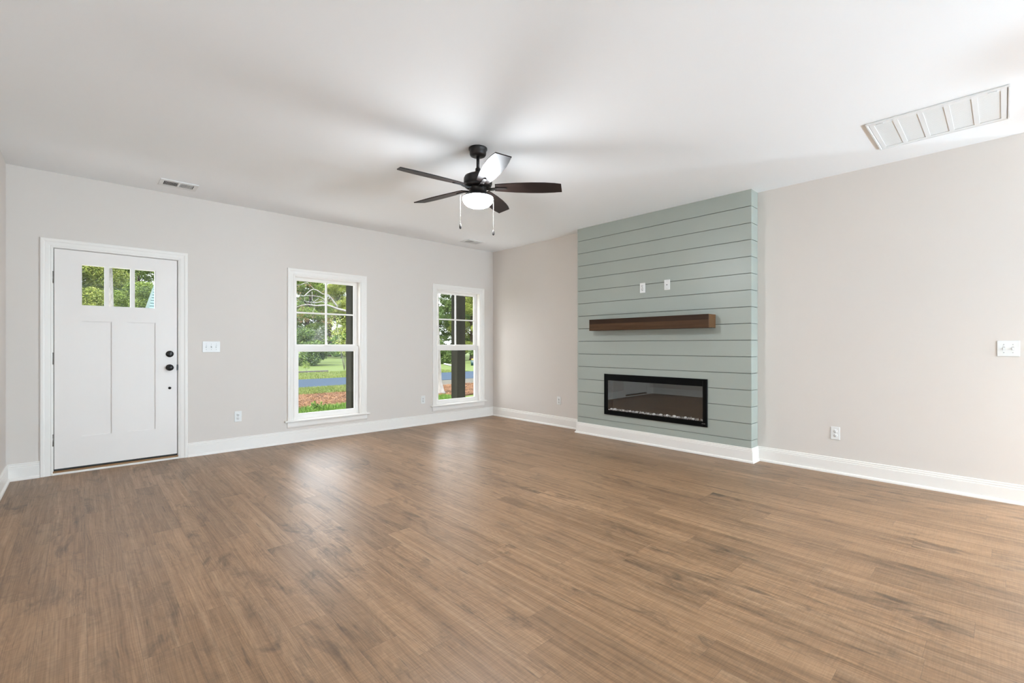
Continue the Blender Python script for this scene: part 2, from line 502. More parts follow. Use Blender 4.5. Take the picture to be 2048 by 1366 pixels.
def copy_tree(o, parent=None):
    c = o.copy()
    col.objects.link(c)
    if parent is not None:
        c.parent = parent
    for ch in list(o.children):
        copy_tree(ch, c)
    return c

# ------------------------------------------------------------------ room shell
H = 2.743
XL, XK, YB = -5.54, 4.2, -11.4
BX, BY0, BY1 = -0.17, -1.945, -4.155          # chimney breast
YE = -5.985                                    # where the right wall ends
D0, D1, DT = -5.262, -4.318, 2.072             # front door opening
WINS = (-2.755, -0.702)
WH = 0.425
WZ0, WZ1 = 0.262, 2.03

fl = MB().box(XL - 0.1, XK + 0.1, YB - 0.1, 0.02, -0.12, 0.0)
tag(fl.build('floor', M['floor']), 'brown wood-look plank floor', 'floor', kind='structure')
cl = MB().box(XL - 0.1, XK + 0.1, YB - 0.1, 0.16, H, H + 0.15)
tag(cl.build('ceiling', M['ceiling']), 'smooth white ceiling', 'ceiling', kind='structure')

wf = MB()
xs = [XL - 0.1, D0, D1, WINS[0] - WH, WINS[0] + WH, WINS[1] - WH, WINS[1] + WH, 0.12]
T = 0.15
for i in range(7):
    a, b = xs[i], xs[i + 1]
    if i == 1:
        wf.box(a, b, 0, T, DT, H)
    elif i in (3, 5):
        wf.box(a, b, 0, T, 0, WZ0); wf.box(a, b, 0, T, WZ1, H)
    else:
        wf.box(a, b, 0, T, 0, H)
tag(wf.build('wall_front', M['wall']), 'greige front wall with the white entry door and two windows', 'wall', kind='structure')
tag(MB().box(XL - 0.12, XL, YB, 0, 0, H).build('wall_left', M['wall']), 'greige wall at the left edge beside the door', 'wall', kind='structure')
tag(MB().box(0, 0.12, YE, 0, 0, H).build('wall_right', M['wall']), 'greige wall that carries the sage fireplace breast', 'wall', kind='structure')
wb = MB().box(XL, XK, YB - 0.12, YB, 0, H)
tag(wb.build('wall_back', M['trim']), 'white kitchen wall behind the viewer', 'wall', kind='structure')
tag(MB().box(XK, XK + 0.12, YB, YE, 0, H).build('wall_kitchen', M['wall']), 'greige kitchen wall to the right of the room', 'wall', kind='structure')
tag(MB().box(0.12, XK, YE, YE + 0.12, 0, H).build('wall_hall', M['wall']), 'greige return wall round the corner of the fireplace wall', 'wall', kind='structure')

# baseboards, with shoe moulding
BP = [(0.0, 0.146), (0.006, 0.146), (0.0095, 0.143), (0.0105, 0.137), (0.008, 0.133), (0.0105, 0.130), (0.0125, 0.124), (0.0125, 0.119),
      (0.010, 0.116), (0.014, 0.113), (0.015, 0.109), (0.015, 0.024), (0.021, 0.022), (0.026, 0.016), (0.028, 0.008), (0.028, 0.0), (0.0, 0.0)]
CW = 0.083
dl, dr = D0 + 0.010 - CW, D1 - 0.010 + CW
def base(name, label, path):
    tag(MB().sweep(path, BP).build(name, M['trim']), label, 'baseboard', kind='structure')
base('baseboard_left', 'white baseboard along the left wall and up to the door casing', [(XL, YB + 0.02), (XL, 0.0), (dl, 0.0)])
base('baseboard_front', 'white baseboard under the two windows', [(dr, 0.0), (0.0, 0.0), (0.0, BY0), (BX, BY0), (BX, BY1), (0.0, BY1), (0.0, YE)])

# ------------------------------------------------------------------ chimney breast in shiplap
def breast():
    mb = MB()
    hole = (-3.700, -2.405, 0.312, 0.800)      # y0 y1 z0 z1 of the firebox
    def pieces(z0, z1, depth, mat, inset, bev):
        f = BX + inset
        ya, yb = BY1 + inset, BY0 - inset
        h0, h1, hz0, hz1 = hole
        if z1 <= hz0 or z0 >= hz1:
            mb.box(f, depth, ya, yb, z0, z1, mat, bev); return
        mb.box(f, depth, ya, h0, z0, z1, mat)
        mb.box(f, depth, h1, yb, z0, z1, mat)
        if z0 < hz0: mb.box(f, depth, h0, h1, z0, hz0, mat, 0)
        if z1 > hz1: mb.box(f, depth, h0, h1, hz1, z1, mat, 0)
    g = 0.0055
    pitch = 0.1682
    zs = [0.0] + [0.2205 + pitch * k for k in range(15)] + [H]
    for a, b in zip(zs[:-1], zs[1:]):
        pieces(a + (g / 2 if a > 0 else 0), b - (g / 2 if b < H else 0), 0.0, M['sage'], 0.0, 0.0012)
    for a, b in ((0.0, hole[2]), (hole[2], hole[3]), (hole[3], H - 0.001)):
        pieces(a, b, 0.0, M['groove'], 0.009, 0)
    o = mb.build('wall_breast')
    tag(o, 'sage green shiplap chimney breast', 'fireplace wall', kind='structure')
breast()

# ------------------------------------------------------------------ front door
CAS = [(0.0, 0.0), (0.0, 0.009), (0.004, 0.012), (0.012, 0.013), (0.015, 0.010), (0.020, 0.012), (0.034, 0.013), (0.050, 0.014), (0.054, 0.017), (0.062, 0.019), (0.076, 0.019), (0.081, 0.016), (CW, 0.010), (CW, 0.0)]
def front_door():
    r = thing('door_1', 'white craftsman entry door with three small panes at the top', 'door', (-4.79, 0, 0), kind='structure')
    ox = -4.79
    def P(mb, name, mat, label=None):
        o = mb.build(name, mat, r, (-ox, 0, 0))
        if label: o['label'] = label
        return o
    S0, S1, Z0, Z1 = -5.244, -4.337, 0.052, 2.057
    ya, yb = 0.004, 0.048
    P(MB().casing(D0 + 0.010, D1 - 0.010, 0.0, DT - 0.010, CAS), 'casing', M['trim'])
    # frame: jambs, head and stop
    j = MB()
    j.frame_xz(D0, D1, 0.0003, T, 0, DT, 0.014, 0.011, None, 'LRT')
    j.frame_xz(D0 + 0.014, D1 - 0.014, 0.0525, 0.075, 0.036, DT - 0.011, 0.016, 0.018, None, 'LRT')
    P(j, 'door_frame', M['trim'])
    w = MB()
    w.box(D0 + 0.014, D0 + 0.022, 0.048, 0.052, 0.03, DT - 0.011); w.box(D1 - 0.022, D1 - 0.014, 0.048, 0.052, 0.03, DT - 0.011)
    w.box(D0 + 0.014, D1 - 0.014, 0.012, 0.050, 0.036, 0.051)
    P(w, 'weatherstrip', M['weatherstrip'], 'black weatherstrip and door sweep')
    t = MB(); t.box(D0 + 0.003, D1 - 0.003, -0.006, T, 0.0, 0.034, M['sill_wood'], 0.003)
    P(t, 'threshold', None, 'brown oak threshold')
    t = MB(); t.box(D0 + 0.004, D1 - 0.004, -0.026, -0.006, 0.0, 0.019, M['trim'], 0.004)
    P(t, 'threshold_moulding', None, 'white strip at the foot of the threshold')
    # slab
    gx = [(-5.064, -4.899), (-4.873, -4.707), (-4.681, -4.516)]
    gz0, gz1 = 1.548, 1.934
    pz0, pz1 = 0.326, 1.405
    pl, pr = (-5.064, -4.849), (-4.735, -4.514)
    s = MB()
    B = lambda x0, x1, z0, z1, y0=ya: s.box(x0, x1, y0, yb, z0, z1)
    B(S0, -5.064, Z0, Z1); B(-4.514, S1, Z0, Z1)
    B(-5.064, -4.514, gz1, Z1); B(-5.064, -4.514, pz1, gz0); B(-5.064, -4.514, Z0, pz0)
    B(pl[1], pr[0], pz0, pz1)
    for a, b in (pl, pr):                               # sunk panels with a small sticking step
        s.box(a, b, ya + 0.014, yb - 0.002, pz0, pz1)
        e = 0.004
        s.frame_xz(a, b, ya + 0.005, yb - 0.001, pz0, pz1, e)
    P(s, 'door_slab', M['door'])
    l = MB()
    for a, b in ((gx[0][1], gx[1][0]), (gx[1][1], gx[2][0])):
        l.box(a, b, ya - 0.002, yb - 0.002, gz0, gz1)
    e = 0.009
    for a, b in gx:
        l.frame_xz(a, b, ya - 0.004, yb - 0.001, gz0, gz1, e * .5)
    P(l, 'pane_frame', M['trim'])
    for a, b in gx:
        P(MB().box(a + 0.004, b - 0.004, 0.024, 0.028, gz0 + 0.004, gz1 - 0.004), 'pane', M['pane'])
    # hinges
    for z in (1.795, 1.058, 0.317):
        h = MB()
        h.tube([(-5.2545, -0.004, z - 0.054), (-5.2545, -0.004, z + 0.054)], 0.0075, 12)
        for k in range(4):
            h.lathe([(0.0082, z - 0.040 + k * 0.022), (0.0082, z - 0.038 + k * 0.022)], 12, c=(-5.2545, -0.004, 0))
        h.box(-5.262, -5.2545, -0.001, 0.001, z - 0.05, z + 0.05)
        P(h, 'hinge', M['nickel'], 'satin nickel hinge')
    xk = -4.398
    d = MB().lathe([(0.0, -0.001), (0.033, -0.001), (0.033, -0.010), (0.029, -0.014), (0.0, -0.015)][::-1], 28, c=(xk, ya, 1.088), axis='Y')
    d.box(xk - 0.006, xk + 0.006, ya - 0.030, ya - 0.012, 1.071, 1.105, None, 0.003)
    P(d, 'deadbolt', M['hardware'], 'black deadbolt with thumb turn')
    k = MB().lathe([(0.0, 0.0), (0.033, 0.0), (0.033, -0.007), (0.026, -0.011), (0.012, -0.014), (0.012, -0.030), (0.022, -0.036), (0.0285, -0.046), (0.0285, -0.055), (0.022, -0.062), (0.0, -0.064)][::-1], 28, c=(xk, ya, 0.948), axis='Y')
    P(k, 'knob', M['hardware'], 'round black knob')
    k = MB().lathe([(0.0, 0.0), (0.013, 0.0), (0.013, -0.004), (0.0, -0.006)][::-1], 20, c=(xk, ya, 0.737), axis='Y')
    P(k, 'door_bore', M['hardware'], 'small black round fitting below the knob')
    P(MB().box(-4.339, -4.328, -0.004, 0.008, 0.918, 0.978, None, 0.002), 'strike_plate', M['hardware'], 'black strike plate on the jamb')
front_door()

# ------------------------------------------------------------------ windows
def window(n, cx, label):
    r = thing('window_%d' % n, label, 'window', (cx, 0, 0), kind='structure')
    P = lambda mb, name, mat, par=r: mb.build(name, mat, par)
    P(MB().casing(-WH + 0.004, WH - 0.004, 0.272, WZ1 - 0.004, CAS), 'casing', M['trim'])
    t_ = 0.012
    s = MB()
    s.box(-0.538, 0.538, -0.046, 0.0, 0.252, 0.272, None, 0.006, 2)
    s.box(-WH + t_, WH - t_, 0.0, 0.051, 0.2525, 0.2718)
    P(s, 'window_sill', M['trim'])
    a = MB()
    prof = [(0.0, 0.252), (0.012, 0.252), (0.016, 0.244), (0.016, 0.200), (0.012, 0.186), (0.006, 0.180), (0.0, 0.178)]
    a.sweep([(-0.505, 0.0), (0.505, 0.0)], prof)
    P(a, 'apron', M['trim'])
    j = MB()
    t = 0.012
    j.frame_xz(-WH, WH, 0.0003, T + 0.01, WZ0, WZ1, t, t, None, 'LRT')
    j.box(-WH + t, WH - t, 0.051, T + 0.01, WZ0, WZ0 + 0.0215)
    for sx in (-1, 1):                                   # balance channels
        j.box(sx * (WH - t), sx * (WH - t - 0.0015), 0.0825, 0.0875, WZ0 + 0.022, WZ1 - t)
    P(j, 'window_frame', M['sash'])
    def sash(name, y0, y1, z0, z1, g0, g1, gx):
        m = MB()
        e = WH - t - 0.002
        m.box(-e, -gx, y0, y1, z0, z1); m.box(gx, e, y0, y1, z0, z1)
        m.box(-gx, gx, y0, y1, z0, g0); m.box(-gx, gx, y0, y1, g1, z1)
        b = 0.006                                        # glazing bead
        ym = y0 + 0.006
        m.frame_xz(-gx, gx, ym, y1 - 0.006, g0, g1, b)
        o = P(m, name, M['sash'])
        yc = (y0 + y1) / 2
        P(MB().box(-gx + b * .5, gx - b * .5, yc - 0.002, yc + 0.002, g0 + b * .5, g1 - b * .5), 'pane', M['pane'], o)
        return o, yc
    lo, _ = sash('lower_sash', 0.048, 0.082, 0.284, 1.168, 0.330, 1.104, 0.363)
    l = MB().box(-0.05, 0.05, 0.040, 0.070, 1.168, 1.180, None, 0.003)
    P(l, 'sash_lock', M['sash'], lo)
    up, yc = sash('upper_sash', 0.088, 0.122, 1.135, 2.018, 1.183, 1.984, 0.372)
    mu = MB()
    mu.box(-0.0095, 0.0095, yc - 0.012, yc + 0.012, 1.183, 1.984, None, 0.002)
    mu.box(-0.372, 0.372, yc - 0.0118, yc + 0.0118, 1.574, 1.593, None, 0.002)
    P(mu, 'muntin', M['sash'], up)
window(1, WINS[0], 'white double-hung window nearer the entry door')
window(2, WINS[1], 'white double-hung window beside the room corner')

# ------------------------------------------------------------------ fireplace insert and mantel
FY0, FY1, FZ0, FZ1 = -3.715, -2.390, 0.300, 0.814
def insert():
    r = thing('electric_fireplace', 'black linear electric fireplace set in the sage shiplap', 'fireplace', (BX, (FY0 + FY1) / 2, FZ0))
    off = (-BX, -(FY0 + FY1) / 2, -FZ0)
    P = lambda mb, name, mat: mb.build(name, mat, r, off)
    f = MB()
    g0, g1, gz0, gz1 = -3.664, -2.443, 0.357, 0.734
    xf = BX - 0.012
    f.box(xf, BX - 0.0005, FY0, g0, FZ0, FZ1, None, 0.002); f.box(xf, BX - 0.0005, g1, FY1, FZ0, FZ1, None, 0.002)
    f.box(xf + 0.0003, BX - 0.0005, g0, g1, FZ0, gz0, None, 0); f.box(xf + 0.0003, BX - 0.0005, g0, g1, gz1, FZ1, None, 0)
    for a in ((FY0, FY0 + 0.012, FZ0, FZ1), (FY1 - 0.012, FY1, FZ0, FZ1), (FY0 + 0.012, FY1 - 0.012, FZ1 - 0.016, FZ1), (FY0 + 0.012, FY1 - 0.012, FZ0, FZ0 + 0.010)):
        f.box(xf - 0.006, xf, *a, None, 0.0015)
    P(f, 'surround_frame', M['black'])
    P(MB().box(BX - 0.010, BX - 0.006, g0, g1, gz0, gz1), 'front_glass', M['fire_pane'])
    b = MB()
    h0, h1, z0, z1 = -3.695, -2.410, 0.317, 0.795
    b.box(-0.030, -0.022, h0, h1, z0, z1); b.box(BX + 0.001, -0.030, h0, h0 + 0.008, z0, z1); b.box(BX + 0.001, -0.030, h1 - 0.008, h1, z0, z1)
    b.box(BX + 0.001, -0.030, h0 + 0.008, h1 - 0.008, z0, z0 + 0.008); b.box(BX + 0.001, -0.030, h0 + 0.008, h1 - 0.008, z1 - 0.008, z1)
    P(b, 'firebox', M['black_matte'])
    P(MB().box(BX + 0.003, -0.032, h0 + 0.009, h1 - 0.009, z0 + 0.0085, 0.352), 'ember_tray', M['black_matte'])
    m = MB()                                             # faint maker's mark, unreadable at this size
    for k, w in enumerate((0.006, 0.003, 0.005, 0.004, 0.006)):
        m.box(xf - 0.0008, xf + 0.001, -3.655 - 0.008 * k - w, -3.655 - 0.008 * k, 0.331, 0.331 + (0.006 if k % 2 else 0.004))
    o = P(m, 'maker_mark', M['screw']); o['label'] = 'tiny grey mark on the lower right of the frame'
insert()

rnd = random.Random(5)
def pebble(r, seed, mat, name, jag=0.25, sub=2):
    q = random.Random(seed)
    bm = bmesh.new()
    bmesh.ops.create_icosphere(bm, subdivisions=sub, radius=r)
    ph = [q.uniform(0, 6.28) for _ in range(6)]
    for v in bm.verts:
        n = v.co.normalized()
        k = 1 + jag * (math.sin(3 * n.x + ph[0]) * math.sin(2.5 * n.y + ph[1]) + 0.6 * math.sin(4 * n.z + ph[2]))
        v.co = Vector((n.x * 0.9, n.y * 1.15, n.z * 0.75)) * r * k
    for f in bm.faces: f.smooth = sub > 1
    me = bpy.data.meshes.new(name); bm.to_mesh(me); bm.free(); me.materials.append(mat)
    return me
TRAYZ = 0.352
stones = [pebble(0.016, 10 + i, M['stone_white'], 'glass_stone', 0.10, 3) for i in range(4)]
ys = [-2.462, -2.512, -2.592, -2.645, -2.735, -2.832, -2.915, -2.985, -3.065, -3.150, -3.228, -3.315, -3.352, -3.448, -3.540, -3.650]
for i, yv in enumerate(ys):
    o = bpy.data.objects.new('glass_stone', stones[i % 4])
    s = rnd.uniform(0.65, 1.15)
    o.scale = (s, s, s)
    o.rotation_euler = (0, 0, rnd.uniform(0, 6))
    o.location = (BX + 0.036 + rnd.uniform(-0.006, 0.008), yv, TRAYZ + 0.012 * s + 0.003)
    col.objects.link(o)
    tag(o, 'white glass stone on the crystal bed inside the fireplace', 'decorative stone', 'white stones along the fireplace bed')
cr = MB()
for i in range(900):
    c = Vector((rnd.uniform(BX + 0.010, -0.045), rnd.uniform(-3.68, -2.425), TRAYZ + rnd.uniform(0.002, 0.011)))
    r = rnd.uniform(0.004, 0.010)
    d = [Vector((rnd.gauss(0, 1), rnd.gauss(0, 1), rnd.gauss(0, 1))).normalized() * r * rnd.uniform(0.7, 1.2) for _ in range(4)]
    cr.faces([c + q for q in d], [(0, 1, 2), (0, 2, 3), (0, 3, 1), (1, 3, 2)])
tag(cr.build('glass_crystals', M['crystal']), 'loose bed of small clear and grey glass crystals in the fireplace', 'crystals', kind='stuff')

def mantel():
    y0, y1, z0, z1, xf = -3.800, -2.268, 1.362, 1.503, -0.335
    r = thing('mantel_shelf', 'chunky dark-stained wood beam mantel on the sage shiplap', 'mantel', (BX, (y0 + y1) / 2, z0))
    off = (-BX, -(y0 + y1) / 2, -z0)
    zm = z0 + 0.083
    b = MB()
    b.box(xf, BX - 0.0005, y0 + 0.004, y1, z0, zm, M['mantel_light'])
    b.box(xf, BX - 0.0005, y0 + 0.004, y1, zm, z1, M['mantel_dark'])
    b.build('beam', None, r, off)
    e = MB().box(xf + 0.001, BX - 0.001, y0, y0 + 0.005, z0 + 0.001, z1 - 0.001, M['mantel_end'], 0.001)
    o = e.build('end_cap', None, r, off); o['label'] = 'orange-brown end grain'
mantel()

# ------------------------------------------------------------------ outlets and switches
# built facing -y (towards the room from the front wall) around their own origin
def plate_mesh(w, h):
    return MB().box(-w / 2, w / 2, -0.006, 0.0, -h / 2, h / 2, None, 0.0035, 2)
def outlet(name, label, loc, rz):
    r = thing(name, label, 'outlet', loc, rz, 'wall outlets')
    plate_mesh(0.072, 0.118).build('cover_plate', M['plate'], r)
    for dz in (0.0195, -0.0195):
        f = MB().lathe([(0.0, -0.0075), (0.0165, -0.0075), (0.0172, -0.0055)], 24, c=(0, 0, dz), axis='Y')
        o = f.build('receptacle', M['plate'], r)
        s = MB()
        s.box(-0.0078, -0.0050, -0.0082, -0.007, dz - 0.0005, dz + 0.009); s.box(0.0050, 0.0078, -0.0082, -0.007, dz + 0.0005, dz + 0.008)
        s.lathe([(0.0, -0.0082), (0.0032, -0.0082), (0.0032, -0.0070)], 12, c=(0, 0, dz - 0.0072), axis='Y')
        s.build('slot', M['slot'], o)
    MB().lathe([(0.0, -0.0072), (0.003, -0.0072), (0.003, -0.0055)], 12, axis='Y').build('screw', M['screw'], r)
    return r
def switch(name, label, loc, rz, w, toggles):
    r = thing(name, label, 'light switch', loc, rz)
    plate_mesh(w, 0.118).build('cover_plate', M['plate'], r)
    n = len(toggles)
    for i, up in enumerate(toggles):
        x = (i - (n - 1) / 2) * 0.046
        b = MB().box(x - 0.0055, x + 0.0055, -0.0064, -0.0055, -0.013, 0.013)
        o = b.build('toggle_slot', M['screw'], r)
        t = MB()
        s = 1 if up else -1
        t.faces([(x - 0.0045, -0.006, -0.009), (x + 0.0045, -0.006, -0.009), (x + 0.0045, -0.006, 0.009), (x - 0.0045, -0.006, 0.009),
                 (x - 0.0035, -0.018, s * 0.010 - 0.003), (x + 0.0035, -0.018, s * 0.010 - 0.003), (x + 0.0035, -0.018, s * 0.010 + 0.003), (x - 0.0035, -0.018, s * 0.010 + 0.003)],
                [(0, 3, 2, 1), (4, 5, 6, 7), (0, 1, 5, 4), (1, 2, 6, 5), (2, 3, 7, 6), (3, 0, 4, 7)])
        t.build('toggle', M['plate'], r)
        for dz in (-0.030, 0.030):
            MB().lathe([(0.0, -0.0072), (0.003, -0.0072), (0.003, -0.0055)], 10, c=(x, 0, dz), axis='Y').build('screw', M['screw'], r)
    return r
RB = R(-90)                                              # facing -x
outlet('wall_outlet', 'white duplex outlet low on the wall between the door and the first window', (-3.779, 0, 0.379), 0)
outlet('wall_outlet', 'white duplex outlet low on the wall just left of the corner window', (-1.368, 0, 0.373), 0)
outlet('wall_outlet', 'white duplex outlet low on the wall between the corner and the sage breast', (0, -1.468, 0.375), RB)
outlet('wall_outlet', 'white duplex outlet low on the wall to the right of the sage breast', (0, -4.822, 0.369), RB)
outlet('wall_outlet', 'white outlet plate above the mantel, the left of two', (BX, -2.934, 1.862), RB)
switch('light_switch', 'white three-gang toggle switch plate beside the entry door', (-4.034, 0, 1.161), 0, 0.164, (0, 1, 0))
switch('light_switch', 'white two-gang toggle switch plate at the far right of the wall', (0, -5.904, 1.153), RB, 0.118, (0, 0))
def tv_plate():
    r = thing('cable_plate', 'white cable jack plate above the mantel, the right of two', 'wall plate', (BX, -3.249, 1.870), RB)
    plate_mesh(0.072, 0.118).build('cover_plate', M['plate'], r)
    MB().lathe([(0.0, -0.013), (0.0035, -0.013), (0.0048, -0.012), (0.0048, -0.0055)], 12, axis='Y').build('cable_jack', M['slot'], r)
    for dz in (-0.041, 0.041):
        MB().lathe([(0.0, -0.0072), (0.003, -0.0072), (0.003, -0.0055)], 10, c=(0, 0, dz), axis='Y').build('screw', M['screw'], r)
tv_plate()

# ------------------------------------------------------------------ ceiling vents
def register(label, cx, cy):
    r = thing('ceiling_register', label, 'air vent', (cx, cy, H), 0, 'ceiling registers')
    w, d = 0.150, 0.112
    f = MB()
    iw, idp = 0.118, 0.066
    for a in ((-w, -iw, -d, d), (iw, w, -d, d), (-iw, iw, -d, -idp), (-iw, iw, idp, d)):
        f.box(*a, -0.008, -0.0005)
    f.box(-0.007, 0.007, -idp, idp, -0.009, -0.001)
    f.build('frame', M['vent'], r)
    MB().box(-iw, iw, -idp, idp, -0.0012, -0.0004).build('duct_opening', M['duct'], r)
    l = MB()
    for s in (-1, 1):
        for k in range(10):
            x = s * (0.014 + 0.0105 * k)
            t = -s * 0.0035
            l.faces([(x - 0.001, -idp, -0.0085), (x + 0.001, -idp, -0.0085), (x + 0.001 + t, -idp, -0.0015), (x - 0.001 + t, -idp, -0.0015),
                     (x - 0.001, idp, -0.0085), (x + 0.001, idp, -0.0085), (x + 0.001 + t, idp, -0.0015), (x - 0.001 + t, idp, -0.0015)],
                    [(0, 1, 2, 3), (7, 6, 5, 4), (0, 4, 5, 1), (1, 5, 6, 2), (2, 6, 7, 3), (3, 7, 4, 0)])
    l.build('louvers', M['vent'], r)
register('white slotted ceiling register above the entry door', -4.372, -0.385)
register('small white slotted ceiling register near the room corner', -0.748, -0.395)

def return_grille():
    x0, x1, y0, y1 = -1.012, -0.415, -5.912, -5.208
    cx, cy = (x0 + x1) / 2, (y0 + y1) / 2
    w, d = (x1 - x0) / 2, (y1 - y0) / 2
    r = thing('return_air_grille', 'large white return air grille with five panels at the upper right', 'air vent', (cx, cy, H))
    e = 0.015
    f = MB()
    for a in ((-w, -w + e, -d, d), (w - e, w, -d, d), (-w + e, w - e, -d, -d + e), (-w + e, w - e, d - e, d)):
        f.box(*a, -0.014, -0.0005, None, 0.004)
    f.build('frame', M['vent'], r)
    g = 0.003
    w2, d2 = w - e - g, d - e - g
    m = MB()
    n = 5
    st = 0.026
    pw = (2 * d2 - st) / n
    m.box(-w2, -w2 + 0.03, -d2, d2, -0.011, -0.004); m.box(w2 - 0.03, w2, -d2, d2, -0.011, -0.004)
    for k in range(n + 1):
        y = -d2 + k * pw
        m.box(-w2 + 0.03, w2 - 0.03, y, y + st, -0.011, -0.004)
    m.build('grille_door', M['vent'], r)
    p = MB()
    for k in range(n):
        y = -d2 + st + k * pw
        yy0, yy1 = y, y + pw - st
        nl = 26
        for q in range(nl):
            xx = -w2 + 0.032 + (2 * w2 - 0.064) * q / nl
            p.box(xx, xx + 0.0178, yy0, yy1, -0.0078, -0.006)
    p.build('louvers', M['mesh_panel'], r)
    MB().box(-w + 0.006, w - 0.006, -d + 0.006, d - 0.006, -0.0015, -0.0006).build('filter_backing', M['mesh_panel'], r)
    for y in (-d2 + 0.06, d2 - 0.06):
        MB().box(-w2 + 0.008, -w2 + 0.020, y - 0.022, y + 0.022, -0.016, -0.010, None, 0.003).build('latch', M['vent'], r)
return_grille()

# ------------------------------------------------------------------ ceiling fan
def fan():
    r = thing('ceiling_fan', 'dark bronze five-blade ceiling fan with a lit glass bowl', 'ceiling fan', (-2.762, -3.021, H))
    Z = lambda z: z - H
    L = lambda prof, **k: MB().lathe([(a, Z(b)) for a, b in prof], 40, **k)
    L([(0.0, 2.742), (0.074, 2.742), (0.074, 2.732), (0.068, 2.726), (0.066, 2.718), (0.065, 2.694), (0.060, 2.684), (0.046, 2.677), (0.030, 2.674), (0.0, 2.673)]).build('canopy', M['bronze'], r)
    L([(0.0, 2.68), (0.0125, 2.68), (0.0125, 2.565), (0.0, 2.565)]).build('downrod', M['bronze'], r)
    L([(0.0, 2.585), (0.018, 2.585), (0.021, 2.578), (0.021, 2.560), (0.034, 2.552), (0.036, 2.538), (0.082, 2.530), (0.104, 2.518), (0.112, 2.500), (0.1125, 2.468), (0.112, 2.455),
       (0.104, 2.448), (0.106, 2.444), (0.104, 2.436), (0.090, 2.430), (0.0, 2.430)]).build('motor_housing', M['bronze'], r)
    lk = L([(0.0, 2.431), (0.072, 2.431), (0.069, 2.420), (0.068, 2.402), (0.072, 2.388), (0.090, 2.372), (0.113, 2.362), (0.121, 2.356), (0.121, 2.349), (0.0, 2.349)]).build('light_fitter', M['bronze'], r)
    L([(0.0, 2.350), (0.119, 2.350), (0.122, 2.342), (0.120, 2.328), (0.110, 2.308), (0.092, 2.291), (0.064, 2.279), (0.030, 2.273), (0.0, 2.272)]).build('glass_bowl', M['fan_glass'], r)
    # blades
    rp = [(0.135, 0.046), (0.20, 0.055), (0.30, 0.0655), (0.42, 0.072), (0.52, 0.0715), (0.60, 0.065), (0.645, 0.059)]
    zb = 2.432
    pitch = R(12.5)
    for k in range(5):
        ang = R(173.6 - 72 * k)
        ca, sa = math.cos(ang), math.sin(ang)
        def W(a, t, dz):                                 # a along the blade, t counter-clockwise, pitched so that t>0 dips
            tt = t * math.cos(pitch) + dz * math.sin(pitch)
            zz = -t * math.sin(pitch) + dz * math.cos(pitch)
            return (a * ca - tt * sa, a * sa + tt * ca, Z(zb) + zz)
        top, th = [], 0.0035
        out = [(a, wd) for a, wd in rp] + [(0.676, 0.056), (0.656, -0.054)] + [(a, -wd) for a, wd in rp[::-1][1:]]
        n = len(out)
        v = [W(a, t, th) for a, t in out] + [W(a, t, -th) for a, t in out]
        f = [tuple(range(n)), tuple(range(2 * n - 1, n - 1, -1))] + [(i, i + n, (i + 1) % n + n, (i + 1) % n) for i in range(n)]
        b = MB(); b.faces(v, f)
        bo = b.build('blade', M['blade'], r)
        # blade iron below the blade
        i_ = MB()
        path = [(0.062, -0.006, 0.016), (0.095, -0.017, 0.016), (0.130, -0.0125, 0.015), (0.150, -0.0075, 0.014), (0.215, -0.0075, 0.012), (0.228, -0.0075, 0.006)]
        v, f = [], []
        for a, dz, hw in path:
            for t, q in ((-hw, 0.004), (hw, 0.004), (hw, -0.004), (-hw, -0.004)):
                v.append(W(a, t, dz + q))
        for s in range(len(path) - 1):
            for e in range(4):
                f.append((s * 4 + e, s * 4 + (e + 1) % 4, (s + 1) * 4 + (e + 1) % 4, (s + 1) * 4 + e))
        f += [(0, 1, 2, 3), tuple(len(v) - 1 - q for q in range(4))]
        i_.faces(v, f)
        i_.build('blade_iron', M['bronze'], bo)
    # pull chains: directions seen from the fan's axis
    for dx, dy, ztop, zend, in ((-0.103, 0.094, 2.372, 2.147), (0.148, -0.016, 2.366, 2.118)):
        x, y = dx, dy
        u = Vector((dx, dy, 0)).normalized() * 0.115
        c = MB()
        c.tube([(u.x, u.y, Z(ztop - 0.006)), (x * 0.95, y * 0.95, Z(ztop)), (x, y, Z(ztop - 0.006)), (x, y, Z(zend))], 0.0011, 6)
        nb = int((ztop - zend) / 0.008)
        for q in range(nb):
            c.lathe([(0.0, -0.0025), (0.0017, 0.0), (0.0, 0.0025)], 6, c=(x, y, Z(zend + 0.004 + q * 0.008)))
        co = c.build('pull_chain', M['chain'], r)
        co['label'] = 'thin pale pull chain'
        L([(0.0, zend + 0.002), (0.003, zend), (0.0075, zend - 0.018), (0.0092, zend - 0.030), (0.0075, zend - 0.041), (0.0, zend - 0.047)], c=(x, y, 0)).build('chain_fob', M['bronze'], co)
fan()

# ------------------------------------------------------------------ unseen dome lights added behind the viewer to brighten the room
def fill_dome(x, y, label, first=[None]):
    if first[0] is None:
        r = thing('fill_light', label, 'fill light', (x, y, 0), 0, 'added fill domes')
        n = 10
        MB().lathe([(0.0, 0.0), (0.15, 0.0), (0.15, 0.012), (0.05, 0.03), (0.04, LZ - 0.16), (0.12, LZ - 0.12), (0.20, LZ - 0.04), (0.215, LZ), (0.21, LZ), (0.0, LZ - 0.005)], 32).build('fill_base', M['bronze'], r)
        MB().lathe([(0.0, LZ - 0.003)] + [(0.205 * math.cos(PI / 2 * k / n), LZ + 0.205 * math.sin(PI / 2 * k / n)) for k in range(n + 1)], 32).build('glass_dome', M['fill_glass'], r)
        first[0] = r
    else:
        r = copy_tree(first[0])
        r.location = (x, y, 0)
        r['label'] = label
    return r
LZ = 0.30
for x, y, lab in FILL_LIGHTS:
    fill_dome(x, y, lab)
